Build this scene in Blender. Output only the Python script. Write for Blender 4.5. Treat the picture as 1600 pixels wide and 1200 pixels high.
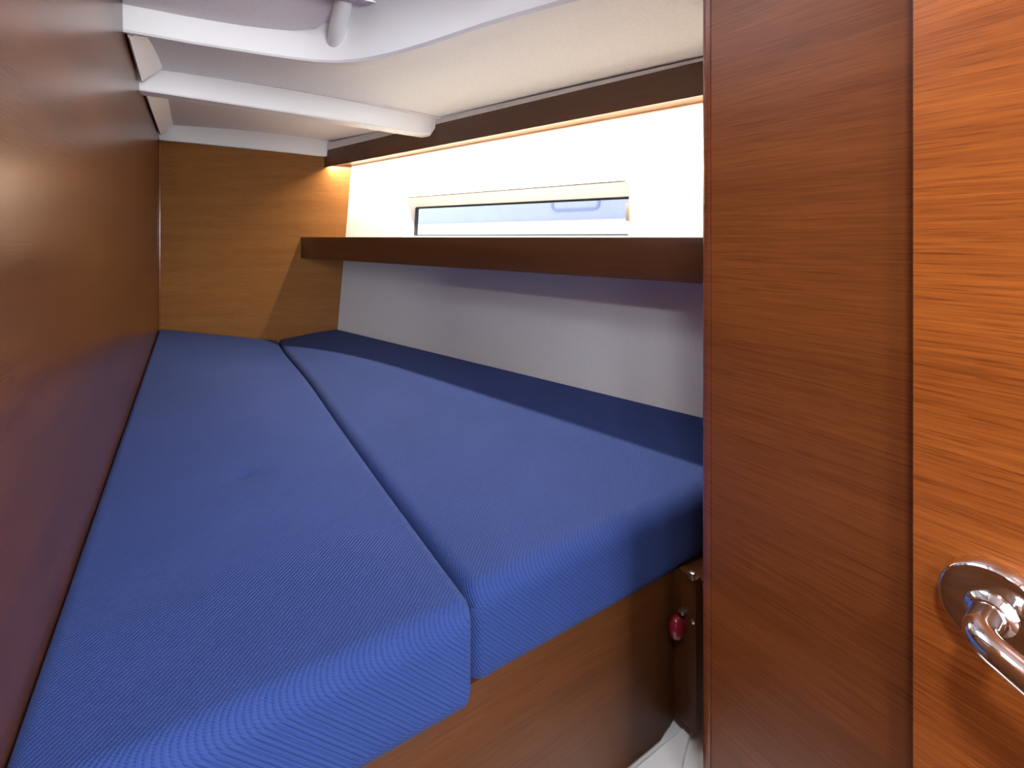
import bpy, bmesh, math
from mathutils import Vector, Matrix

C = bpy.context.scene.collection
for o in list(bpy.data.objects):
    bpy.data.objects.remove(o)

# Heights below are written relative to the eye level of the photographer and
# lifted by EYE, so that the cabin sole ends up at z = 0.
EYE = 1.05
YAW = math.radians(33.07)

# ------------------------------------------------------------------ camera
cam_data = bpy.data.cameras.new('camera')
cam_data.sensor_width = 36.0
cam_data.lens = 768.0 / 1600.0 * 36.0
cam_data.shift_y = -230.0 / 1600.0
cam_data.clip_start = 0.01
cam = bpy.data.objects.new('camera', cam_data)
C.objects.link(cam)
cam.location = (0, 0, EYE)
cam.rotation_euler = (math.pi / 2, 0, -YAW)
bpy.context.scene.camera = cam

# ------------------------------------------------------------------ world, exposure
SKY_STRENGTH = 2.4
world = bpy.data.worlds.new('overcast_sky')
bpy.context.scene.world = world
world.use_nodes = True
bg = world.node_tree.nodes['Background']
bg.inputs['Color'].default_value = (0.86, 0.92, 1.0, 1)
bg.inputs['Strength'].default_value = SKY_STRENGTH

vs = bpy.context.scene.view_settings
vs.view_transform = 'Standard'
vs.look = 'None'
vs.exposure = 0.0
vs.gamma = 1.0
vs.use_curve_mapping = False

LED_POWER = 18.0
HATCH_POWER = 3.0
DOOR_FILL_POWER = 7.0  # added fill lamp that brightens the door, hull side and step
SALOON_FILL_POWER = 14.0  # added fill lamps in the saloon, out of view
COMPANIONWAY_POWER = 200.0
WARM = (1.0, 0.85, 0.64)
COOL = (0.93, 0.96, 1.0)


def area_light(name, loc, size, size_y, power, color, rot=(0, 0, 0), spread=math.pi, shape='RECTANGLE'):
    d = bpy.data.lights.new(name, 'AREA')
    d.shape = shape
    d.size = size
    if shape in ('RECTANGLE', 'ELLIPSE'):
        d.size_y = size_y
    d.energy = power
    d.color = color
    d.spread = spread
    o = bpy.data.objects.new(name, d)
    C.objects.link(o)
    o.location = (loc[0], loc[1], loc[2] + EYE)
    o.rotation_euler = rot
    return o


# daylight falling through the deck hatch over the foot of the berth
HX0, HX1, HY0, HY1 = -0.055, 0.315, 0.36, 0.935
area_light('hatch_daylight', ((HX0 + HX1) / 2, (HY0 + HY1) / 2, 0.60), HX1 - HX0 - 0.02, HY1 - HY0 - 0.02, HATCH_POWER, COOL)

# daylight coming in through the wide companionway behind the photographer
area_light('companionway_daylight', (0.50, -2.99, 0.25), 1.46, 1.36, COMPANIONWAY_POWER, COOL, (math.pi / 2, 0, 0))


# ------------------------------------------------------------------ materials
def srgb(r, g, b):
    def f(c):
        c /= 255.0
        return c / 12.92 if c <= 0.04045 else ((c + 0.055) / 1.055) ** 2.4
    return (f(r), f(g), f(b), 1.0)


def new_mat(name):
    m = bpy.data.materials.new(name)
    m.use_nodes = True
    nt = m.node_tree
    b = nt.nodes['Principled BSDF']
    return m, nt, b


def link(nt, a, b):
    nt.links.new(a, b)


def noise(nt, vec, scale, detail=4, rough=0.55):
    n = nt.nodes.new('ShaderNodeTexNoise')
    n.inputs['Scale'].default_value = scale
    n.inputs['Detail'].default_value = detail
    n.inputs['Roughness'].default_value = rough
    if vec is not None:
        link(nt, vec, n.inputs['Vector'])
    return n.outputs['Fac']


def mapping(nt, scale, rot=(0, 0, 0)):
    tc = nt.nodes.new('ShaderNodeTexCoord')
    mp = nt.nodes.new('ShaderNodeMapping')
    mp.inputs['Scale'].default_value = scale
    mp.inputs['Rotation'].default_value = rot
    link(nt, tc.outputs['Object'], mp.inputs['Vector'])
    return mp.outputs['Vector']


def ramp(nt, fac, stops):
    r = nt.nodes.new('ShaderNodeValToRGB')
    el = r.color_ramp.elements
    while len(el) < len(stops):
        el.new(0.5)
    for e, (p, c) in zip(el, stops):
        e.position = p
        e.color = c
    link(nt, fac, r.inputs['Fac'])
    return r.outputs['Color']


def mixrgb(nt, mode, fac, a, b):
    n = nt.nodes.new('ShaderNodeMix')
    n.data_type = 'RGBA'
    n.blend_type = mode
    if isinstance(fac, float):
        n.inputs['Factor'].default_value = fac
    else:
        link(nt, fac, n.inputs['Factor'])
    for sock, v in ((n.inputs[6], a), (n.inputs[7], b)):
        if isinstance(v, tuple):
            sock.default_value = v
        else:
            link(nt, v, sock)
    return n.outputs[2]


def math_node(nt, op, a, b=None):
    n = nt.nodes.new('ShaderNodeMath')
    n.operation = op
    for i, v in enumerate((a, b)):
        if v is None:
            continue
        if isinstance(v, (int, float)):
            n.inputs[i].default_value = v
        else:
            link(nt, v, n.inputs[i])
    return n.outputs[0]


def bump(nt, height, strength, dist):
    n = nt.nodes.new('ShaderNodeBump')
    n.inputs['Strength'].default_value = strength
    n.inputs['Distance'].default_value = dist
    link(nt, height, n.inputs['Height'])
    return n.outputs['Normal']


def wood(name, light, dark, rough=0.32, streak=0.75, coat=0.0, spec=0.5):
    """horizontally grained veneer: long fine pores, faint broad figure"""
    m, nt, b = new_mat(name)
    fine = noise(nt, mapping(nt, (12, 12, 420)), 1.0, 3, 0.6)
    pores = noise(nt, mapping(nt, (22, 22, 640)), 1.0, 2, 0.5)
    broad = noise(nt, mapping(nt, (1.6, 1.6, 26)), 1.0, 3, 0.5)
    mixf = math_node(nt, 'ADD', math_node(nt, 'MULTIPLY', fine, 0.55), math_node(nt, 'MULTIPLY', broad, 0.45))
    col = ramp(nt, mixf, [(0.34, dark), (0.62, light)])
    pr = ramp(nt, pores, [(0.30, (0.42, 0.36, 0.33, 1)), (0.46, (1, 1, 1, 1))])
    col = mixrgb(nt, 'MULTIPLY', streak, col, pr)
    link(nt, col, b.inputs['Base Color'])
    b.inputs['Roughness'].default_value = rough
    b.inputs['Specular IOR Level'].default_value = spec
    b.inputs['Coat Weight'].default_value = coat
    b.inputs['Coat Roughness'].default_value = 0.15
    link(nt, bump(nt, math_node(nt, 'ADD', fine, pores), 0.10, 0.0006), b.inputs['Normal'])
    return m


def plain(name, col, rough=0.5, metallic=0.0, nscale=0.0, namt=0.0, spec=0.5):
    m, nt, b = new_mat(name)
    b.inputs['Base Color'].default_value = col
    b.inputs['Roughness'].default_value = rough
    b.inputs['Metallic'].default_value = metallic
    b.inputs['Specular IOR Level'].default_value = spec
    if nscale:
        n = noise(nt, mapping(nt, (1, 1, 1)), nscale, 3)
        dark = tuple(c * 0.93 for c in col[:3]) + (1,)
        link(nt, ramp(nt, n, [(0.3, dark), (0.7, col)]), b.inputs['Base Color'])
        link(nt, bump(nt, n, namt, 0.001), b.inputs['Normal'])
    return m


def emitter(name, col, strength):
    m, nt, b = new_mat(name)
    b.inputs['Base Color'].default_value = (0.8, 0.8, 0.8, 1)
    b.inputs['Emission Color'].default_value = col + (1,)
    b.inputs['Emission Strength'].default_value = strength
    return m


def twill(name):
    """royal blue twill: diagonal ribs that meet as a chevron at the front edge"""
    m, nt, b = new_mat(name)
    tc = nt.nodes.new('ShaderNodeTexCoord')
    sep = nt.nodes.new('ShaderNodeSeparateXYZ')
    link(nt, tc.outputs['Object'], sep.inputs[0])
    ph = math_node(nt, 'ADD', math_node(nt, 'SUBTRACT', sep.outputs[0], sep.outputs[1]), sep.outputs[2])
    wob = noise(nt, tc.outputs['Object'], 60, 2)
    ph = math_node(nt, 'ADD', math_node(nt, 'MULTIPLY', ph, 2 * math.pi / 0.0054), math_node(nt, 'MULTIPLY', wob, 2.2))
    rib = math_node(nt, 'MULTIPLY_ADD', math_node(nt, 'SINE', ph), 0.5)
    nt.nodes[-1].inputs[2].default_value = 0.5
    # broken thread pattern across the ribs
    ph2 = math_node(nt, 'MULTIPLY', math_node(nt, 'ADD', math_node(nt, 'ADD', sep.outputs[0], sep.outputs[1]), sep.outputs[2]), 2 * math.pi / 0.0031)
    thr = math_node(nt, 'MULTIPLY', math_node(nt, 'SINE', ph2), 0.18)
    thr = math_node(nt, 'ADD', thr, 0.18)
    speck = noise(nt, tc.outputs['Object'], 700, 2)
    h = math_node(nt, 'ADD', math_node(nt, 'ADD', rib, thr), math_node(nt, 'MULTIPLY', speck, 0.8))
    big = noise(nt, tc.outputs['Object'], 5, 3)
    c0 = ramp(nt, big, [(0.3, (0.0130, 0.0285, 0.122, 1)), (0.7, (0.0165, 0.0335, 0.142, 1))])
    ribc = ramp(nt, h, [(0.25, (0.60, 0.60, 0.68, 1)), (1.25, (1.32, 1.32, 1.22, 1))])
    col = mixrgb(nt, 'MULTIPLY', 1.0, c0, ribc)
    link(nt, col, b.inputs['Base Color'])
    b.inputs['Roughness'].default_value = 0.8
    b.inputs['Specular IOR Level'].default_value = 0.14
    b.inputs['Sheen Weight'].default_value = 0.05
    b.inputs['Sheen Roughness'].default_value = 0.5
    b.inputs['Sheen Tint'].default_value = (0.7, 0.75, 1.0, 1)
    link(nt, bump(nt, h, 0.6, 0.0008), b.inputs['Normal'])
    return m


M = {}
M['veneer'] = wood('brown_veneer', srgb(98, 58, 33), srgb(74, 42, 23), 0.25, 0.40, spec=0.3)
M['veneer_base'] = wood('bunk_veneer', srgb(78, 43, 19), srgb(62, 33, 14), 0.42, 0.30, spec=0.2)
M['veneer_partition'] = wood('partition_veneer', srgb(128, 71, 32), srgb(104, 54, 23), 0.38, 0.35, spec=0.25)
M['veneer_aft'] = wood('satin_veneer', srgb(134, 91, 50), srgb(118, 76, 41), 0.32, 0.25, spec=0.35)
M['veneer_dark'] = wood('dark_veneer', srgb(100, 62, 35), srgb(84, 50, 27), 0.34, 0.25)
M['veneer_door'] = wood('orange_veneer', srgb(180, 100, 40), srgb(138, 70, 25), 0.36, 0.6, spec=0.3)
M['bullnose'] = wood('bullnose_wood', srgb(122, 64, 38), srgb(98, 50, 28), 0.22, 0.2)
M['white_gel'] = plain('white_gelcoat', (0.85, 0.855, 0.865, 1), 0.38)
M['headliner'] = plain('grey_headliner', (0.84, 0.80, 0.82, 1), 0.6, 0, 180, 0.12)
M['headliner_pale'] = plain('cream_headliner', (0.87, 0.88, 0.90, 1), 0.55, 0, 180, 0.1)
M['trim'] = plain('beige_trim', (0.87, 0.85, 0.84, 1), 0.5)
M['hull'] = plain('cream_hull_liner', (0.76, 0.755, 0.75, 1), 0.55, 0, 220, 0.08)
M['black'] = plain('black_rubber', (0.012, 0.012, 0.018, 1), 0.5)
M['chrome'] = plain('chrome', (0.86, 0.87, 0.90, 1), 0.06, 1.0)
M['steel'] = plain('dull_steel', (0.62, 0.60, 0.56, 1), 0.32, 1.0)
M['clip'] = plain('grey_plastic', (0.36, 0.33, 0.31, 1), 0.4)
M['red'] = plain('red_plastic', (0.17, 0.008, 0.022, 1), 0.22)
M['sole'] = wood('cabin_sole', srgb(96, 60, 36), srgb(70, 42, 24), 0.4)
M['twill'] = twill('royal_blue_twill')
M['led'] = emitter('warm_led', WARM, 6.0)
M['lamp'] = emitter('fill_lamp_diffuser', COOL, 4.0)  # glowing face of the added fill lamps
M['boat_grey'] = plain('weathered_grey_hull', (0.52, 0.55, 0.66, 1), 0.5, 0, 9, 0.2)
M['boat_white'] = plain('white_hull', (0.92, 0.92, 0.92, 1), 0.4)
M['boat_line'] = plain('grey_blue_frame', (0.30, 0.34, 0.48, 1), 0.5)


def glass_mat():
    m = bpy.data.materials.new('window_glass')
    m.use_nodes = True
    nt = m.node_tree
    nt.nodes.clear()
    out = nt.nodes.new('ShaderNodeOutputMaterial')
    tr = nt.nodes.new('ShaderNodeBsdfTransparent')
    tr.inputs[0].default_value = (0.93, 0.94, 0.97, 1)
    gl = nt.nodes.new('ShaderNodeBsdfGlossy')
    gl.inputs['Roughness'].default_value = 0.03
    lw = nt.nodes.new('ShaderNodeLayerWeight')
    lw.inputs['Blend'].default_value = 0.12
    fr = nt.nodes.new('ShaderNodeMath')
    fr.operation = 'MULTIPLY'
    fr.inputs[1].default_value = 0.5
    nt.links.new(lw.outputs['Fresnel'], fr.inputs[0])
    mx = nt.nodes.new('ShaderNodeMixShader')
    nt.links.new(fr.outputs[0], mx.inputs[0])
    nt.links.new(tr.outputs[0], mx.inputs[1])
    nt.links.new(gl.outputs[0], mx.inputs[2])
    nt.links.new(mx.outputs[0], out.inputs[0])
    return m


M['glass'] = glass_mat()


# ------------------------------------------------------------------ mesh helpers
class MB:
    def __init__(self):
        self.v, self.f = [], []

    def add(self, verts, faces):
        n = len(self.v)
        self.v += [tuple(p) for p in verts]
        self.f += [tuple(i + n for i in q) for q in faces]
        return self

    def hexa(self, p):
        """p: 4 bottom points, 4 top points (same order)"""
        return self.add(p, [(3, 2, 1, 0), (4, 5, 6, 7), (0, 1, 5, 4), (1, 2, 6, 5), (2, 3, 7, 6), (3, 0, 4, 7)])

    def box(self, x0, x1, y0, y1, z0, z1):
        return self.hexa([(x0, y0, z0), (x1, y0, z0), (x1, y1, z0), (x0, y1, z0),
                          (x0, y0, z1), (x1, y0, z1), (x1, y1, z1), (x0, y1, z1)])

    def prism(self, poly, off):
        n = len(poly)
        q = [tuple(a + b for a, b in zip(p, off)) for p in poly]
        return self.add(list(poly) + q, [tuple(range(n))[::-1], tuple(range(n, 2 * n))] +
                        [(i, (i + 1) % n, n + (i + 1) % n, n + i) for i in range(n)])

    def rings(self, rings, closed=True, caps=True):
        n = len(rings[0])
        vs = [p for r in rings for p in r]
        fs = []
        for k in range(len(rings) - 1):
            for i in range(n if closed else n - 1):
                j = (i + 1) % n
                fs.append((k * n + i, k * n + j, (k + 1) * n + j, (k + 1) * n + i))
        if caps and closed:
            fs.append(tuple(range(n))[::-1])
            fs.append(tuple(range((len(rings) - 1) * n, len(rings) * n)))
        return self.add(vs, fs)

    def tube(self, pts, rad, n=20):
        pts = [Vector(p) for p in pts]
        rads = rad if isinstance(rad, (list, tuple)) else [rad] * len(pts)
        rs = []
        up = Vector((0, 0, 1))
        for i, p in enumerate(pts):
            t = (pts[min(i + 1, len(pts) - 1)] - pts[max(i - 1, 0)]).normalized()
            a = t.cross(up)
            if a.length < 0.05:
                a = t.cross(Vector((0, 1, 0)))
            a.normalize()
            b = a.cross(t).normalized()
            up = b
            rs.append([tuple(p + rads[i] * (math.cos(w) * a + math.sin(w) * b))
                       for w in (2 * math.pi * k / n for k in range(n))])
        return self.rings(rs)

    def lathe(self, origin, axis, prof, n=48):
        """prof: (distance along axis, radius)"""
        o, ax = Vector(origin), Vector(axis).normalized()
        a = ax.cross(Vector((0, 0, 1)))
        if a.length < 0.05:
            a = ax.cross(Vector((0, 1, 0)))
        a.normalize()
        b = ax.cross(a)
        rs = [[tuple(o + ax * h + r * (math.cos(w) * a + math.sin(w) * b))
               for w in (2 * math.pi * k / n for k in range(n))] for h, r in prof]
        return self.rings(rs)

    def build(self, name, mat, parent=None, bevel=0.0, seg=2, smooth=False, origin=True, angle=35):
        vs = [Vector((x, y, z + EYE)) for x, y, z in self.v]
        loc = Vector((0, 0, 0))
        if parent is not None:
            base = parent.location.copy()
            p = parent
            while p.parent is not None:
                p = p.parent
                base += p.location
            vs = [v - base for v in vs]
        elif origin:
            loc = Vector((sum(v.x for v in vs) / len(vs), sum(v.y for v in vs) / len(vs), min(v.z for v in vs)))
            vs = [v - loc for v in vs]
        me = bpy.data.meshes.new(name)
        bm = bmesh.new()
        bv = [bm.verts.new(v) for v in vs]
        for q in self.f:
            try:
                bm.faces.new([bv[i] for i in q])
            except ValueError:
                pass
        bmesh.ops.recalc_face_normals(bm, faces=bm.faces)
        if bevel:
            es = [e for e in bm.edges if len(e.link_faces) == 2 and e.calc_face_angle(0) > math.radians(25)]
            bmesh.ops.bevel(bm, geom=es, offset=bevel, segments=seg, profile=0.5, affect='EDGES', clamp_overlap=True)
        if smooth or bevel:
            for f in bm.faces:
                f.smooth = True
            for e in bm.edges:
                e.smooth = not (len(e.link_faces) == 2 and e.calc_face_angle(0) > math.radians(angle))
        bm.to_mesh(me)
        bm.free()
        me.materials.append(M[mat])
        o = bpy.data.objects.new(name, me)
        C.objects.link(o)
        o.location = loc
        if parent is not None:
            o.parent = parent
        return o


def thing(name, loc, label, cat):
    o = bpy.data.objects.new(name, None)
    o.empty_display_size = 0.05
    C.objects.link(o)
    o.location = (loc[0], loc[1], loc[2] + EYE)
    o['label'] = label
    o['category'] = cat
    return o


def tag(o, label, cat):
    o['label'] = label
    o['category'] = cat
    return o


def structure(o, label=None):
    o['kind'] = 'structure'
    if label:
        o['label'] = label
    return o


def lerp(a, b, t):
    return tuple(x + (y - x) * t for x, y in zip(a, b))


# ------------------------------------------------------------------ key surfaces
LEFT_X = -0.115
AFT_L, AFT_R = (-0.115, 2.52), (0.506, 2.10)          # aft bulkhead, on plan
HULL_N = (0.967, 0.254)                               # outward from the cabin


def aft_y(x):
    return AFT_L[1] + (x - AFT_L[0]) * (AFT_R[1] - AFT_L[1]) / (AFT_R[0] - AFT_L[0])


def hull_x(y, z):
    lo = 0.907 - (y - 0.662) * 0.2789
    hi = 0.929 - (y - 0.678) * 0.2701
    return lo + (hi - lo) * (z + 0.38) / 0.667


def val_x(y):                                         # front face of the valance
    return 0.457 + (2.137 - y) * 0.2701


def shelf_x(y):                                       # front face of the shelf
    return 0.376 + (2.204 - y) * 0.2617


# ------------------------------------------------------------------ setting: walls, floor, ceiling
FLOOR = -EYE
SLAB = 0.62

w = MB().box(-0.14, LEFT_X, -0.36, 2.56, FLOOR, SLAB).build('wall_left', 'veneer', bevel=0.001)
structure(w, 'dark brown wood panelled wall with horizontal grain along the left side of the berth')

p0, p1 = (AFT_L[0] - 0.02, aft_y(AFT_L[0] - 0.02)), (0.592, aft_y(0.592))
m = MB().hexa([(p0[0], p0[1], FLOOR), (p1[0], p1[1], FLOOR), (p1[0] + 0.013, p1[1] + 0.02, FLOOR), (p0[0] + 0.013, p0[1] + 0.02, FLOOR),
               (p0[0], p0[1], SLAB), (p1[0], p1[1], SLAB), (p1[0] + 0.013, p1[1] + 0.02, SLAB), (p0[0] + 0.013, p0[1] + 0.02, SLAB)])
w = m.build('wall_aft', 'veneer_aft')
structure(w, 'satin brown wood bulkhead closing the far end of the berth')
# thin joint batten in the corner of the two wooden walls
MB().box(LEFT_X, LEFT_X + 0.006, 2.503, 2.515, -0.45, 0.40).build('corner_batten', 'bullnose', w, bevel=0.001)

# hull side panel with the window opening
WY0, WY1 = 0.833, 1.700
WZ0, WZT0, WZT1 = -0.014, 0.133, 0.139


def hull_pt(y, z, d=0.0):
    return (hull_x(y, z) + HULL_N[0] * d, y + HULL_N[1] * d, z)


ys = [0.30, WY0, WY1, 2.125]


def zrow(k, y):
    if k == 0:
        return -0.75
    if k == 1:
        return WZ0
    if k == 2:
        t = (y - WY0) / (WY1 - WY0)
        return WZT0 + (WZT1 - WZT0) * t
    return SLAB


m = MB()
for i in range(3):
    for k in range(3):
        if i == 1 and k == 1:
            continue
        q = [(ys[i], zrow(k, ys[i])), (ys[i + 1], zrow(k, ys[i + 1])),
             (ys[i + 1], zrow(k + 1, ys[i + 1])), (ys[i], zrow(k + 1, ys[i]))]
        m.hexa([hull_pt(*a) for a in q] + [hull_pt(a[0], a[1], 0.012) for a in q])
w = m.build('wall_right', 'hull')
structure(w, 'smooth cream hull side panel sloping above and below the long shelf')

# partition on the right with its rounded end
w = MB().box(0.470, 0.492, -0.36, 0.328, FLOOR, SLAB).build('wall_partition', 'veneer_partition', bevel=0.0008)
structure(w, 'brown wood partition with horizontal grain between the berth and the orange door')
prof = [(0.470, 0.3285)] + [(0.481 - 0.011 * math.cos(a), 0.3305 + 0.013 * math.sin(a)) for a in (math.pi * k / 14 for k in range(15))] + [(0.492, 0.3285)]
MB().prism([(x, y, FLOOR) for x, y in prof], (0, 0, SLAB - FLOOR)).build('bullnose_edge', 'bullnose', w, smooth=True, angle=50)
w = MB().box(0.492, 1.08, 0.305, 0.325, FLOOR, SLAB).build('wall_forward', 'veneer')
structure(w)

# walls round the door opening and the saloon outside the cabin door
m = MB()
m.box(-1.5, -0.14, -0.39, -0.36, FLOOR, 0.95)
m.box(0.50, 1.5, -0.39, -0.36, FLOOR, 0.95)
m.box(-0.14, 0.50, -0.39, -0.36, 0.53, 0.95)
structure(m.build('wall_doorway', 'veneer'))
structure(MB().box(-1.53, -1.5, -3.0, -0.36, FLOOR, 0.95).build('wall_saloon_left', 'hull'))
structure(MB().box(1.5, 1.53, -3.0, -0.36, FLOOR, 0.95).build('wall_saloon_right', 'hull'))
m = MB()
m.box(-1.5, -0.25, -3.03, -3.0, FLOOR, 0.95)
m.box(1.25, 1.5, -3.03, -3.0, FLOOR, 0.95)
m.box(-0.25, 1.25, -3.03, -3.0, FLOOR, -0.45)
structure(m.build('wall_companionway', 'hull'))
structure(MB().box(-1.53, 1.53, -3.03, -0.36, 0.95, 0.98).build('ceiling_saloon', 'white_gel'))
structure(MB().box(-1.53, 1.53, -3.03, 2.6, FLOOR - 0.03, FLOOR).build('floor', 'sole'))

# deckhead
m = MB()
m.box(-0.16, 1.30, -0.36, HY0, SLAB, SLAB + 0.03)
m.box(-0.16, 1.30, HY1, 2.58, SLAB, SLAB + 0.03)
m.box(-0.16, HX0, HY0, HY1, SLAB, SLAB + 0.03)
m.box(HX1, 1.30, HY0, HY1, SLAB, SLAB + 0.03)
ceil = structure(m.build('ceiling', 'white_gel'),
                 'white moulded cabin ceiling with ribs and grey headliner panels')


def panel(name, rows, mat, thick=0.008):
    """rows of points, a lofted sheet with thickness upwards"""
    n = len(rows[0])
    mb = MB()
    lo = [p for r in rows for p in r]
    hi = [(x, y, z + thick) for x, y, z in lo]
    k = len(rows)
    fs = []
    for a in range(k - 1):
        for b in range(n - 1):
            i = a * n + b
            fs.append((i, i + 1, i + n + 1, i + n))
            j = i + k * n
            fs.append((j, j + n, j + n + 1, j + 1))
    rim = [b for b in range(n)] + [a * n + n - 1 for a in range(1, k)] + [(k - 1) * n + b for b in range(n - 2, -1, -1)] + [a * n for a in range(k - 2, 0, -1)]
    for i, a in enumerate(rim):
        b = rim[(i + 1) % len(rim)]
        fs.append((a, a + k * n, b + k * n, b))
    mb.add(lo + hi, fs)
    return mb.build(name, mat, ceil, smooth=True)


def smooth01(t):
    t = max(0.0, min(1.0, t))
    return t * t * (3 - 2 * t)


# headliner between rib 1 (aft) and rib 2
rows = []
for i in range(9):
    t = i / 8
    aft = lerp((-0.112, 2.510, 0.462), (0.545, 2.075, 0.378), t)
    fwd = lerp((-0.112, 1.590, 0.440), (0.690, 1.400, 0.364), t)
    c = 0.012 * math.sin(math.pi * t)
    rows.append([(lambda q: (q[0], q[1], q[2] + c))(lerp(aft, fwd, s / 4)) for s in range(5)])
panel('headliner_panel', rows, 'headliner')
# headliner from rib 2 forward to the coaming and outboard to the valance
OUTER = [(-0.122, 1.259, 0.410), (-0.06, 1.241, 0.4045), (0.0, 1.222, 0.3985), (0.07, 1.199, 0.3925), (0.139, 1.173, 0.386), (0.19, 1.151, 0.381),
         (0.234, 1.127, 0.3765), (0.272, 1.104, 0.373), (0.307, 1.080, 0.371), (0.340, 1.050, 0.370), (0.368, 1.017, 0.370), (0.393, 0.973, 0.370),
         (0.418, 0.915, 0.370), (0.446, 0.843, 0.370), (0.473, 0.769, 0.370), (0.499, 0.707, 0.370), (0.526, 0.649, 0.370),
         (0.556, 0.590, 0.370), (0.587, 0.534, 0.370), (0.625, 0.47, 0.370), (0.668, 0.40, 0.370), (0.705, 0.345, 0.370)]


def along(pts, x):
    if x <= pts[0][0]:
        return pts[0]
    for p, q in zip(pts, pts[1:]):
        if x <= q[0]:
            return lerp(p, q, (x - p[0]) / (q[0] - p[0]))
    return pts[-1]


edge = [(x, y - 0.001, z + 0.02) for x, y, z in OUTER] + [(0.80, 0.332, 0.379), (0.90, 0.332, 0.366), (0.958, 0.332, 0.358)]
rows = []
for i in range(49):
    t = i / 48
    A = (-0.112 + 0.805 * t, 1.590 - 0.192 * t, 0.440 - 0.071 * t + 0.012 * math.sin(math.pi * t))
    F = along(edge, -0.112 + 1.070 * t)
    row = []
    for k in range(9):
        q = lerp(A, F, k / 8)
        row.append((q[0], q[1], q[2] + 0.004 * math.sin(math.pi * k / 8)))
    rows.append(row)
panel('headliner_panel', rows, 'headliner_pale')
# headliner inside the coaming
rows = []
for i in range(5):
    t = i / 4
    rows.append([lerp(lerp((-0.112, 1.262, 0.459), (0.285, 1.190, 0.412), t), lerp((-0.112, 0.985, 0.4615), (0.250, 0.985, 0.4600), t), s / 4) for s in range(5)])
panel('headliner_panel', rows, 'headliner')
# flat liner round the hatch and over the doorway end
m = MB()
m.box(-0.113, HX0, 0.30, 0.99, 0.4625, 0.470)
m.box(HX1, 0.56, 0.34, 1.02, 0.4625, 0.470)
m.box(HX0, HX1, 0.30, HY0, 0.4625, 0.470)
m.box(HX0, HX1, HY1, 0.99, 0.4625, 0.470)
m.build('hatch_liner', 'white_gel', ceil)
m = MB()
for x0, x1, y0, y1 in ((HX0 - 0.006, HX0, HY0 - 0.006, HY1 + 0.006), (HX1, HX1 + 0.006, HY0 - 0.006, HY1 + 0.006), (HX0, HX1, HY0 - 0.006, HY0), (HX0, HX1, HY1, HY1 + 0.006)):
    m.box(x0, x1, y0, y1, 0.470, SLAB + 0.02)
m.build('hatch_shaft', 'white_gel', ceil)
MB().box(-0.113, 0.469, -0.355, 0.30, 0.53, 0.538).build('headliner_panel', 'headliner_pale', ceil)
MB().box(-0.113, 0.469, 0.294, 0.300, 0.4625, 0.538).build('headliner_step', 'headliner_pale', ceil)


def flat_loop(x0, x1, y0, y1, r, z, n=8):
    out = []
    for cx, cy, a0 in ((x1 - r, y1 - r, 0), (x0 + r, y1 - r, 90), (x0 + r, y0 + r, 180), (x1 - r, y0 + r, 270)):
        for k in range(n + 1):
            a = math.radians(a0 + 90 * k / n)
            out.append((cx + r * math.cos(a), cy + r * math.sin(a), z))
    return out


hatch = structure(thing('window_2', ((HX0 + HX1) / 2, (HY0 + HY1) / 2, 0.45), 'square overhead deck hatch with rounded frame letting daylight onto the berth', 'hatch'))
del hatch['category']
MB().rings([flat_loop(HX0 - 0.032, HX1 + 0.032, HY0 - 0.032, HY1 + 0.032, 0.045, 0.4620), flat_loop(HX0 - 0.030, HX1 + 0.030, HY0 - 0.030, HY1 + 0.030, 0.043, 0.4520),
            flat_loop(HX0 - 0.024, HX1 + 0.024, HY0 - 0.024, HY1 + 0.024, 0.038, 0.4495), flat_loop(HX0, HX1, HY0, HY1, 0.03, 0.4495), flat_loop(HX0, HX1, HY0, HY1, 0.03, 0.4620)],
           caps=False).build('frame', 'headliner', hatch, smooth=True, angle=40)
MB().rings([flat_loop(HX0 + 0.001, HX1 - 0.001, HY0 + 0.001, HY1 - 0.001, 0.03, 0.575), flat_loop(HX0 + 0.001, HX1 - 0.001, HY0 + 0.001, HY1 - 0.001, 0.03, 0.583)]).build('pane', 'glass', hatch)


def rib(L, R, wid, under):
    """L, R: (x, y, z_bottom, z_top); trapezoid beam with a chamfered end"""
    d = Vector((R[0] - L[0], R[1] - L[1], 0)).normalized()
    nb = Vector((-d.y, d.x, 0))                      # points aft
    rings_ = []
    for k in range(13):
        t = k / 12
        x, y, zb, zt = lerp(L, R, t)
        b = 0.001 * math.sin(math.pi * t)
        zb, zt = zb + b, zt + b
        def P(off, z):
            return (x + nb.x * off, y + nb.y * off, z)
        rings_.append([P(-0.004, zt + 0.03), P(-0.003, zt), P(0.004, zb + 0.004), P(0.007, zb),
                       P(0.007 + under, zb), P(0.010 + under, zb + 0.004), P(wid, zt), P(wid, zt + 0.03)])
    # chamfered outboard end
    x, y, zb, zt = R
    e = []
    for (px, py, pz) in rings_[-1]:
        f = 0.030 * max(0.0, min(1.0, (pz - zb) / (zt - zb)))
        e.append((px + d.x * f, py + d.y * f, pz))
    rings_[-1] = e
    return MB().rings(rings_).build('deck_rib', 'white_gel', ceil, smooth=True, angle=22)


rib((-0.116, 2.488, 0.400, 0.460), (0.462, 2.105, 0.330, 0.386), 0.05, 0.030)
rib((-0.124, 1.600, 0.383, 0.438), (0.632, 1.440, 0.322, 0.371), 0.085, 0.055)

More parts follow.
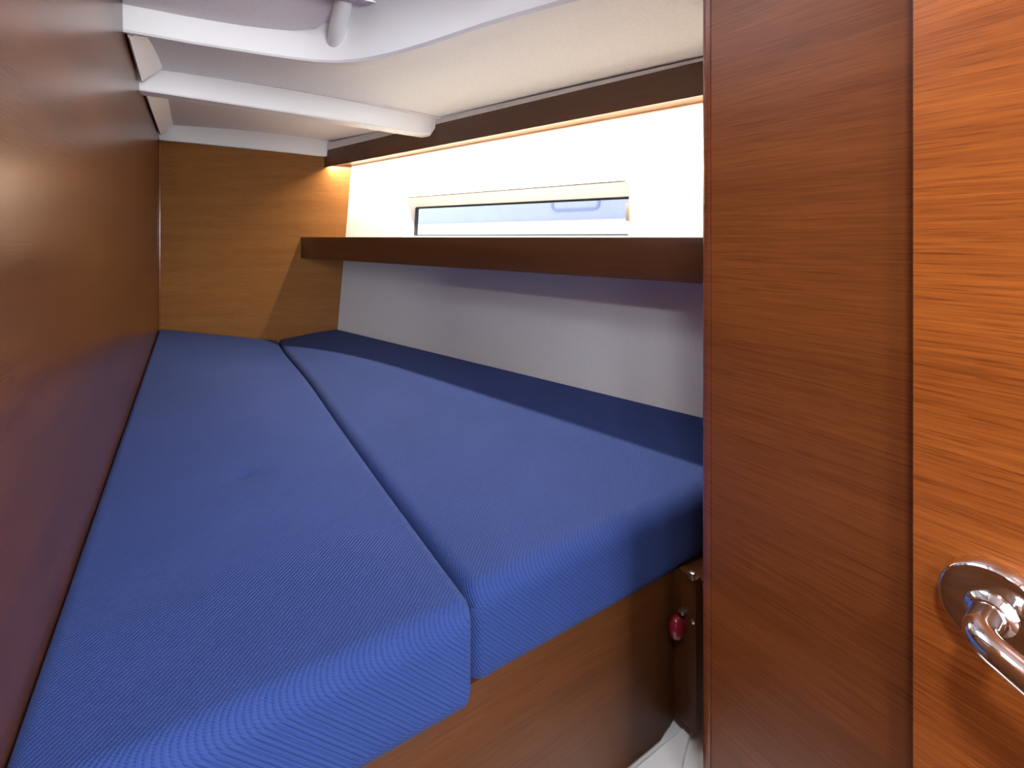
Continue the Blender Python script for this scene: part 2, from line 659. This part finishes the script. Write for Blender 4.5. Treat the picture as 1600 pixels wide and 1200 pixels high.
# coaming: rib 3 that sweeps round into a wide cove
outer = OUTER
rib_prof = [(0.0, 0.05), (0.0, 0.004), (0.003, 0.0), (0.012, 0.0), (0.016, 0.004), (0.020, 0.030), (0.023, 0.050), (0.026, 0.056), (0.030, 0.06), (0.034, 0.064)]
cove_prof = [(0.0, 0.05), (0.0, 0.004), (0.003, 0.0), (0.044, 0.0), (0.050, 0.005), (0.058, 0.024), (0.070, 0.048), (0.088, 0.070), (0.112, 0.085), (0.150, 0.0935)]
rings_ = []
for i, p in enumerate(outer):
    a, b = outer[max(i - 1, 0)], outer[min(i + 1, len(outer) - 1)]
    d = Vector((b[0] - a[0], b[1] - a[1], 0)).normalized()
    n = Vector((d.y, -d.x, 0))                        # inboard and forward
    k = smooth01((p[0] - 0.22) / 0.17)
    ring = []
    for (o1, z1), (o2, z2) in zip(rib_prof, cove_prof):
        off, dz = o1 + (o2 - o1) * k, z1 + (z2 - z1) * k
        ring.append((p[0] + n.x * off, p[1] + n.y * off, p[2] + dz))
    rings_.append(ring)
MB().rings(rings_, closed=False).build('coaming', 'white_gel', ceil, smooth=True, angle=24)
# short fore and aft bead that ends at the coaming
MB().tube([(0.262, 1.140, 0.405), (0.260, 1.118, 0.410), (0.256, 1.08, 0.420), (0.252, 1.04, 0.438), (0.249, 1.0, 0.455), (0.247, 0.97, 0.466)],
          [0.009, 0.014, 0.017, 0.018, 0.018, 0.018], 16).build('bead', 'white_gel', ceil, smooth=True, angle=60)

# beige strips that close the gap between headliner and left wall
for n_, (y0, z0, y1, z1) in enumerate([(2.455, 0.463, 1.655, 0.443), (1.565, 0.443, 1.275, 0.455)]):
    prof = lambda y, z: [(LEFT_X + 0.004, y, z - 0.043), (LEFT_X + 0.008, y, z - 0.047), (LEFT_X + 0.050, y, z - 0.006), (LEFT_X + 0.050, y, z + 0.006), (LEFT_X + 0.004, y, z + 0.006)]
    o = MB().rings([prof(y0, z0), prof(y1, z1)]).build('trim_%d' % (n_ + 1), 'trim', smooth=False)
    structure(o)

# ------------------------------------------------------------------ window
win = structure(thing('window_1', (hull_x(1.26, 0) + 0.02, 1.27, WZ0), 'long narrow fixed window recessed in the cream hull side', 'window'))
del win['category']


def round_loop(y0, y1, z0, zt0, zt1, d, r, n=6):
    """rounded four cornered loop on the hull surface pushed out by d"""
    out = []
    cs = [((y0, z0), (1, 1), math.pi), ((y1, z0), (-1, 1), 1.5 * math.pi), ((y1, zt1), (-1, -1), 0.0), ((y0, zt0), (1, -1), 0.5 * math.pi)]
    for (y, z), (sy, sz), a0 in cs:
        for k in range(n + 1):
            a = a0 + 0.5 * math.pi * k / n
            out.append(hull_pt(y + sy * r + r * math.cos(a), z + sz * r + r * math.sin(a), d))
    return out


flange = round_loop(WY0 - 0.004, WY1 + 0.004, WZ0 - 0.003, WZT0 + 0.003, WZT1 + 0.003, -0.0014, 0.014)
lip = round_loop(WY0 + 0.001, WY1 - 0.001, WZ0 + 0.001, WZT0, WZT1, -0.0014, 0.012)
inner = round_loop(WY0 + 0.003, WY1 - 0.010, 0.003, 0.1005, 0.1085, 0.040, 0.006)
back = round_loop(WY0 + 0.003, WY1 - 0.010, 0.003, 0.1005, 0.1085, 0.046, 0.006)
back2 = round_loop(WY0 - 0.004, WY1 + 0.004, WZ0 - 0.003, WZT0 + 0.003, WZT1 + 0.003, 0.046, 0.014)
MB().rings([back2, flange, lip, inner, back, back2], caps=False).build('frame', 'white_gel', win, smooth=True, angle=30)
g0 = round_loop(WY0 + 0.004, WY1 - 0.0105, 0.0035, 0.1000, 0.1080, 0.0395, 0.006)
g1 = round_loop(WY0 + 0.009, WY1 - 0.0250, 0.0070, 0.0940, 0.1015, 0.0375, 0.004)
g2 = round_loop(WY0 + 0.009, WY1 - 0.0250, 0.0070, 0.0940, 0.1015, 0.0445, 0.004)
g3 = round_loop(WY0 + 0.004, WY1 - 0.0105, 0.0035, 0.1000, 0.1080, 0.0445, 0.006)
MB().rings([g0, g1, g2, g3, g0], caps=False).build('gasket', 'black', win, smooth=True, angle=30)
pa = round_loop(WY0 + 0.006, WY1 - 0.013, 0.005, 0.0975, 0.1055, 0.0415, 0.004)
pb = round_loop(WY0 + 0.006, WY1 - 0.013, 0.005, 0.0975, 0.1055, 0.0440, 0.004)
MB().rings([pa, pb]).build('pane', 'glass', win)
# black strip standing in for the shadow gap in the joint above the frame
top = [(WY0 + 0.012 + (WY1 - WY0 - 0.024) * k / 10) for k in range(11)]
tz = lambda y: WZT0 + (WZT1 - WZT0) * (y - WY0) / (WY1 - WY0)
MB().rings([[hull_pt(y, tz(y) + 0.0005, -0.0008), hull_pt(y, tz(y) + 0.0028, -0.0008), hull_pt(y, tz(y) + 0.0028, -0.0022), hull_pt(y, tz(y) + 0.0005, -0.0022)] for y in top]
           ).build('shadow_gap', 'black', win)
m = MB()
q = [hull_pt(0.829, 0.038, -0.001), hull_pt(0.838, 0.038, -0.001), hull_pt(0.838, 0.038, -0.008), hull_pt(0.829, 0.038, -0.008)]
m.prism(q, (0, 0, 0.042))
m.build('clip', 'clip', win, bevel=0.0012)

# ------------------------------------------------------------------ valance with its light strip
y_f, y_a = 0.330, 2.128
vl = thing('light_valance', (val_x(1.3), 1.3, 0.287), 'dark wood light valance running under the ceiling above the hull window', 'valance')


def strip(mb, x_of, ya, yb, o0, o1, za, zb, ztop=None):
    """long bar that follows a front line; o0..o1 outboard of it"""
    n = 10
    rs = []
    for k in range(n + 1):
        y = ya + (yb - ya) * k / n
        z1 = zb if ztop is None else ztop(y)
        def Q(o, z):
            yy = y + HULL_N[1] * o
            yy = min(yy, aft_y(x_of(y)) - 0.0005) if yy > 2.0 else yy
            return (x_of(y) + HULL_N[0] * o, yy, z)
        rs.append([Q(o0, za), Q(o1, za), Q(o1, z1), Q(o0, z1)])
    return mb.rings(rs)


strip(MB(), val_x, y_f, y_a, 0.0, 0.006, 0.287, 0.38, lambda y: 0.356 + 0.024 * (y - 0.5) / 1.6 + 0.003).build('front_board', 'veneer_dark', vl)
strip(MB(), val_x, y_f, 2.095, 0.0062, 0.085, 0.2935, 0.304).build('underside_board', 'veneer_aft', vl)
strip(MB(), val_x, y_f + 0.02, 2.105, 0.0115, 0.0165, 0.2928, 0.2935).build('light_strip', 'led', vl)
strip(MB(), val_x, y_f, y_a - 0.02, -0.002, 0.006, 0.356, 0.36, lambda y: 0.356 + 0.024 * (y - 0.5) / 1.6 + 0.0045).build('top_bead', 'white_gel', vl)
ymid = 0.5 * (y_f + 0.02 + 2.118)
ang = math.atan2(1.0, -0.2701)
led = area_light('led_light', (val_x(ymid) + 0.0140 * HULL_N[0], ymid, 0.2926), 1.768 * 1.036, 0.005, LED_POWER, WARM, (0, 0, ang))
led.rotation_euler = (0, 0, ang)

# ------------------------------------------------------------------ shelf
sf = thing('long_shelf', (shelf_x(1.3), 1.3, -0.088), 'long dark wood shelf with deep front board under the hull window', 'shelf')


def shelf_bar(o0, o1, za, zb, name, mat, ya=0.330, yb=2.196, to_hull=False):
    rs = []
    n = 12
    for k in range(n + 1):
        y = ya + (yb - ya) * k / n
        xa = shelf_x(y)
        a = (xa + o0 * HULL_N[0], min(y + o0 * HULL_N[1], aft_y(xa + o0) - 0.001))
        if to_hull:
            yy = min(y, 2.098)
            xb = hull_x(yy, zb) - 0.002
            b = (xb, min(yy, aft_y(xb) - 0.002))
        else:
            b = (xa + o1 * HULL_N[0], min(y + o1 * HULL_N[1], aft_y(xa + o1) - 0.001))
        rs.append([(a[0], a[1], za), (b[0], b[1], za), (b[0], b[1], zb), (a[0], a[1], zb)])
    return MB().rings(rs).build(name, mat, sf, bevel=0.0012)


shelf_bar(0.0, 0.015, -0.088, -0.001, 'front_board', 'veneer_dark')
shelf_bar(0.0155, 0, -0.078, -0.064, 'shelf_board', 'hull', to_hull=True)

# ------------------------------------------------------------------ cushions
def cushion(name, left, right, v0, v1, ztop, zbot, radii, label, dz, lean=False, nu=72, nv=280):
    """left(v), right(v): plan points of the long edges; radii (left, right, front, aft)"""
    rl, rr, rf, ra = radii

    def cluster(n):
        return [0.5 - 0.5 * math.cos(math.pi * (0.5 - 0.5 * math.cos(math.pi * k / n))) for k in range(n + 1)]
    us, vs_ = cluster(nu), cluster(nv)
    top = []
    for v in vs_:
        L, R = Vector(left(v)), Vector(right(v))
        row = []
        wid = (R - L).length
        e_dir = (R - L).normalized()
        L2 = Vector(left(min(1, v + 0.01))) - Vector(left(max(0, v - 0.01)))
        l_dir = L2.normalized()
        Lc, Rc = (Vector(left(1)) - Vector(left(0))).length, (Vector(right(1)) - Vector(right(0))).length
        for u in us:
            P = L + (R - L) * u
            dl, dr = u * wid, (1 - u) * wid
            ln = Lc + (Rc - Lc) * u
            df, da = v * ln, (1 - v) * ln
            ex = ((rl - dl) / rl if dl < rl else 0.0, (rr - dr) / rr if dr < rr else 0.0)
            ey = ((rf - df) / rf if df < rf else 0.0, (ra - da) / ra if da < ra else 0.0)
            a, b = max(ex), max(ey)
            r = max(rl if ex[0] > 0 else 0, rr if ex[1] > 0 else 0, rf if ey[0] > 0 else 0, ra if ey[1] > 0 else 0)
            h = math.hypot(a, b)
            drop = 0.0
            if h > 0:
                # weighted radius so that the edge height stays continuous round a corner
                ra_ = (rl if ex[0] > 0 else rr)
                rb_ = (rf if ey[0] > 0 else ra)
                r = (a * ra_ + b * rb_) / (a + b)
                hh = min(h, 1.0)
                drop = r * (1 - math.sqrt(max(0.0, 1 - hh * hh)))
                if h > 1.0:                           # round the corner on plan
                    k = (h - 1.0) / h
                    sx = 1 if ex[0] > 0 else -1
                    sy = 1 if ey[0] > 0 else -1
                    P = P + e_dir * (sx * a * ra_ * k) + l_dir * (sy * b * rb_ * k)
            row.append((P.x, P.y, ztop - drop + dz(u, v)))
        top.append(row)
    mb = MB()
    n, k = nu + 1, nv + 1
    flat = [p for r in top for p in r]
    fs = []
    for j in range(k - 1):
        for i in range(n - 1):
            a = j * n + i
            fs.append((a, a + 1, a + n + 1, a + n))
    rim = [i for i in range(n)] + [j * n + n - 1 for j in range(1, k)] + [(k - 1) * n + i for i in range(n - 2, -1, -1)] + [j * n for j in range(k - 2, 0, -1)]
    vsl = list(flat)
    cx = sum(flat[i][0] for i in rim) / len(rim)
    cy = sum(flat[i][1] for i in rim) / len(rim)
    prev = rim
    levels = 7
    for lv in range(1, levels + 1):
        t = lv / levels
        cur = []
        for i in rim:
            x, y, z = flat[i]
            zz = z + (zbot - z) * t
            bulge = 0.0035 * math.sin(math.pi * min(1.0, t * 1.02))
            tuck = 0.004 * max(0.0, (t - 0.86) / 0.14) ** 2
            d = Vector((x - cx, y - cy))
            d.normalize()
            s = -tuck
            cur.append(len(vsl))
            vsl.append((x + d.x * s + (hull_x(y, zz) - hull_x(y, z) if lean and x > 0.4 else 0.0), y + d.y * s, zz))
        for q in range(len(rim)):
            q2 = (q + 1) % len(rim)
            fs.append((prev[q], cur[q], cur[q2], prev[q2]))
        prev = cur
    fs.append(tuple(prev))
    mb.add(vsl, fs)
    o = mb.build(name, 'twill', smooth=True, angle=70)
    return tag(o, label, 'cushion')


def seam(v):
    return 0.2475 + 0.004 * v + 0.047 * v * v


BED = -0.380


def dz_a(u, v):
    d = -0.047 * (u ** 1.1) * smooth01((v - 0.45) / 0.55) + 0.006 * math.sin(math.pi * u) * math.sin(math.pi * v)
    # the small tuft dimple
    x = -0.115 + 0.362 * u
    y = 0.443 + (2.065 - 0.272 * u) * v
    d -= 0.007 * math.exp(-(((x - 0.069) / 0.016) ** 2 + ((y - 0.880) / 0.013) ** 2))
    return d


def dz_b(u, v):
    return -0.045 * ((1 - u) ** 1.2) * smooth01((v - 0.5) / 0.5) + 0.006 * math.sin(math.pi * u) * math.sin(math.pi * v)


cushion('berth_cushion',
        lambda v: (LEFT_X + 0.001, 0.443 + (2.508 - 0.443) * v),
        lambda v: (seam(v) - 0.0015, 0.443 + (2.236 - 0.443) * v),
        0, 1, BED, -0.4805, (0.012, 0.013, 0.026, 0.030),
        'long royal blue twill mattress cushion lying along the dark wooden left wall', dz_a)
cushion('berth_cushion',
        lambda v: (seam(v) + 0.0015, 0.462 + (2.232 - 0.462) * v),
        lambda v: (hull_x(0.462 + (2.098 - 0.462) * v, BED) - 0.004, 0.462 + (2.098 - 0.462) * v),
        0, 1, BED, -0.4805, (0.016, 0.012, 0.026, 0.022),
        'tapering royal blue twill mattress cushion beside the cream hull side under the shelf', dz_b, True)

# ------------------------------------------------------------------ berth base, locker, step
bb = thing('bunk', (0.2, 0.9, -0.72), 'brown wooden bunk base with red knob under the two blue mattress cushions', 'bed')
poly = [(-0.1145, -0.711), (0.554, -0.711), (0.590, -0.6865), (0.590, -0.4815), (-0.1145, -0.4815)]
MB().prism([(x, 0.467, z) for x, z in poly], (0, 0.016, 0)).build('front_panel', 'veneer_base', bb, bevel=0.0008)
m = MB()
a, b, c, d = (LEFT_X + 0.001, 0.480), (hull_x(0.480, -0.49) - 0.002, 0.480), (0.50, 2.08), (LEFT_X + 0.001, 2.495)
m.hexa([(p[0], p[1], -0.4955) for p in (a, b, c, d)] + [(p[0], p[1], -0.4815) for p in (a, b, c, d)])
m.build('base_board', 'veneer_dark', bb)
prof = [(0.470, -0.6865), (0.441, -0.689)] + [(0.438 - 0.008 * math.sin(t), -0.681 - 0.008 * math.cos(t)) for t in (math.pi * k / 16 for k in range(9))] + [(0.430, -0.4740), (0.4595, -0.4740), (0.4595, -0.4815), (0.470, -0.4815)]
MB().prism([(0.583, y, z) for y, z in prof], (0.012, 0, 0)).build('side_panel', 'veneer_base', bb, bevel=0.0003)
MB().box(0.594, 0.93, 0.431, 0.443, -0.685, -0.4868).build('end_panel', 'veneer_base', bb, bevel=0.0003)
MB().box(0.594, 0.93, 0.4315, 0.4665, -0.4865, -0.4812).build('top_panel', 'veneer_base', bb)
kb = MB().lathe((0.5830, 0.4515, -0.548), (-1, 0, 0), [(0.0, 0.006), (0.005, 0.006), (0.007, 0.0105), (0.012, 0.0130), (0.018, 0.0120), (0.023, 0.008), (0.025, 0.003)], 28)
kb.v = [(x, 0.4515 + (y - 0.4515) * 0.8, -0.548 + (z + 0.548) * 1.35) for x, y, z in kb.v]
kn = kb.build('knob', 'red', bb, smooth=True, angle=60)
kn['label'] = 'red plastic pull knob'
MB().box(0.573, 0.5832, 0.444, 0.453, -0.5290, -0.5245).build('bracket', 'steel', bb, bevel=0.001)
MB().lathe((0.5832, 0.4350, -0.534), (-1, 0, 0), [(0, 0.0034), (0.002, 0.0034), (0.003, 0.0018)], 16).build('screw', 'steel', bb, smooth=True)
MB().box(0.5765, 0.5835, 0.4300, 0.4380, -0.4735, -0.4640).build('catch', 'steel', bb, bevel=0.001)

# white moulded step below, with a vertical fold against the partition
m = MB()
rs = []
for k in range(15):
    t = k / 14
    x = 0.30 + 0.42 * t
    fold = 0.010 * math.exp(-((x - 0.520) / 0.010) ** 2) if k else 0
    rs.append([(x, 0.30, FLOOR), (x, 0.30, -0.735), (x, 0.312, -0.722), (x, 0.36, -0.7205), (x, 0.52, -0.7185), (x, 0.52, FLOOR)])
m.rings(rs)
st = m.build('moulded_step', 'white_gel', smooth=True, angle=40)
tag(st, 'white moulded step on the floor below the right end of the berth base', 'step')
plate = [(0.302, 0.347), (0.496, 0.347), (0.508, 0.385), (0.522, 0.406), (0.538, 0.421), (0.557, 0.432), (0.589, 0.447), (0.620, 0.4585), (0.660, 0.463), (0.302, 0.463)]
MB().prism([(x, y, -0.7225) for x, y in plate], (0, 0, 0.0102)).build('raised_tread', 'white_gel', st, bevel=0.0035, seg=3)

# ------------------------------------------------------------------ door with chrome lever
dr = structure(MB().box(0.450, 0.4685, -0.355, 0.144, FLOOR + 0.02, 0.51).build('door_1', 'veneer_door', bevel=0.0007),
               'orange wooden cabin door standing open flat against the brown partition')
hd = MB().lathe((0.4500, 0.098, -0.245), (-1, 0, 0), [(0.0, 0.0290), (0.0095, 0.0288), (0.0112, 0.0280), (0.0122, 0.0268), (0.0125, 0.0250), (0.0126, 0.0140), (0.0126, 0.002)], 72).build('door_handle', 'chrome', dr, smooth=True, angle=28)
hd['label'] = 'chrome lever handle on round rosette'
MB().lathe((0.4380, 0.098, -0.245), (-1, 0, 0), [(0.0, 0.0135), (0.003, 0.0130), (0.006, 0.0105), (0.0075, 0.0098), (0.0078, 0.0090)], 40).build('collar', 'chrome', hd, smooth=True, angle=28)
path = [(0.4400, 0.098, -0.245), (0.425, 0.098, -0.245), (0.414, 0.0975, -0.2452)]
for k in range(1, 9):
    a = 0.5 * math.pi * k / 8
    path.append((0.414 - 0.012 * math.sin(a), 0.0975 - 0.012 * (1 - math.cos(a)), -0.2452 - 0.004 * (1 - math.cos(a))))
px, py, pz = path[-1]
for k in range(1, 9):
    t = k / 8
    path.append((px - 0.004 * t, py - 0.085 * t, pz - 0.034 * t - 0.008 * t * t))
path.append((px - 0.004, py - 0.088, pz - 0.0435))
rad = [0.0088] * 11 + [0.0090] * 7 + [0.0085, 0.004]
MB().tube(path, rad, 28).build('lever', 'chrome', hd, smooth=True, angle=60)

# ------------------------------------------------------------------ unseen fill lamps added behind the photographer
for nm, x, y, z, r, pw, lab in (
        ('fill_lamp', -0.045, -0.11, 0.53, 0.055, DOOR_FILL_POWER, 'unseen round fill lamp added to the cabin ceiling just inside the doorway'),
        ('fill_lamp', -0.55, -1.05, 0.95, 0.11, SALOON_FILL_POWER, 'unseen round fill lamp added to the saloon ceiling nearest the cabin doorway'),
        ('fill_lamp', 0.45, -2.0, 0.95, 0.11, SALOON_FILL_POWER, 'unseen round fill lamp added to the saloon ceiling nearest the companionway')):
    t = thing(nm, (x, y, z - 0.02), lab, 'lamp')
    MB().lathe((x, y, z), (0, 0, -1), [(0, r * 1.12), (0.010, r * 1.15), (0.016, r * 1.08), (0.016, r * 1.0), (0.012, r * 0.98)], 40).build('rim', 'white_gel', t, smooth=True)
    MB().lathe((x, y, z - 0.011), (0, 0, -1), [(0, r * 0.97), (0.005, r * 0.9), (0.008, r * 0.5), (0.009, 0.002)], 40).build('diffuser', 'lamp', t, smooth=True)
    area_light('fill_light', (x, y, z - 0.024), r * 1.9, 0, pw, COOL, shape='DISK')

# ------------------------------------------------------------------ outside: the neighbouring boat seen through the window
bx = lambda y: 2.55 - (y - 2.6) * 0.27
nb = thing('moored_boat', (bx(2.6) + 0.5, 2.6, -0.9), 'pale grey and white side of a boat moored outside the hull window', 'boat')


def side(y0, y1, z0, z1, out, name, mat, bev=0.004):
    q = []
    for y, z in ((y0, z0), (y1, z0), (y1, z1), (y0, z1)):
        q.append((bx(y) - out, y, z))
    return MB().prism(q, (0.05 + out, 0.0135, 0)).build(name, mat, nb, bevel=bev)


side(0.0, 6.0, 0.128, 1.10, 0.0, 'topside', 'boat_grey')
side(0.0, 6.0, -0.90, 0.128, 0.02, 'lower_band', 'boat_white')
lp = []
yc, zc, hw, hh, r = 2.90, 0.305, 0.215, 0.105, 0.05
for off in (0.0, 0.018):
    loop = []
    for (sy, sz, a0) in ((1, 1, 0), (-1, 1, 90), (-1, -1, 180), (1, -1, 270)):
        for k in range(6):
            a = math.radians(a0 + 90 * k / 5)
            loop.append((yc + sy * (hw - r) + (r - off) * math.cos(a), zc + sz * (hh - r) + (r - off) * math.sin(a)))
    lp.append(loop)
P = lambda q, o: (bx(q[0]) - o, q[0], q[1])
MB().rings([[P(q, 0.001) for q in lp[0]], [P(q, 0.012) for q in lp[0]], [P(q, 0.012) for q in lp[1]], [P(q, 0.001) for q in lp[1]]], caps=False
           ).build('porthole_frame', 'boat_line', nb, smooth=True, angle=40)
MB().rings([[P(q, 0.001) for q in lp[1]], [P(q, 0.005) for q in lp[1]]]).build('porthole_pane', 'boat_grey', nb)
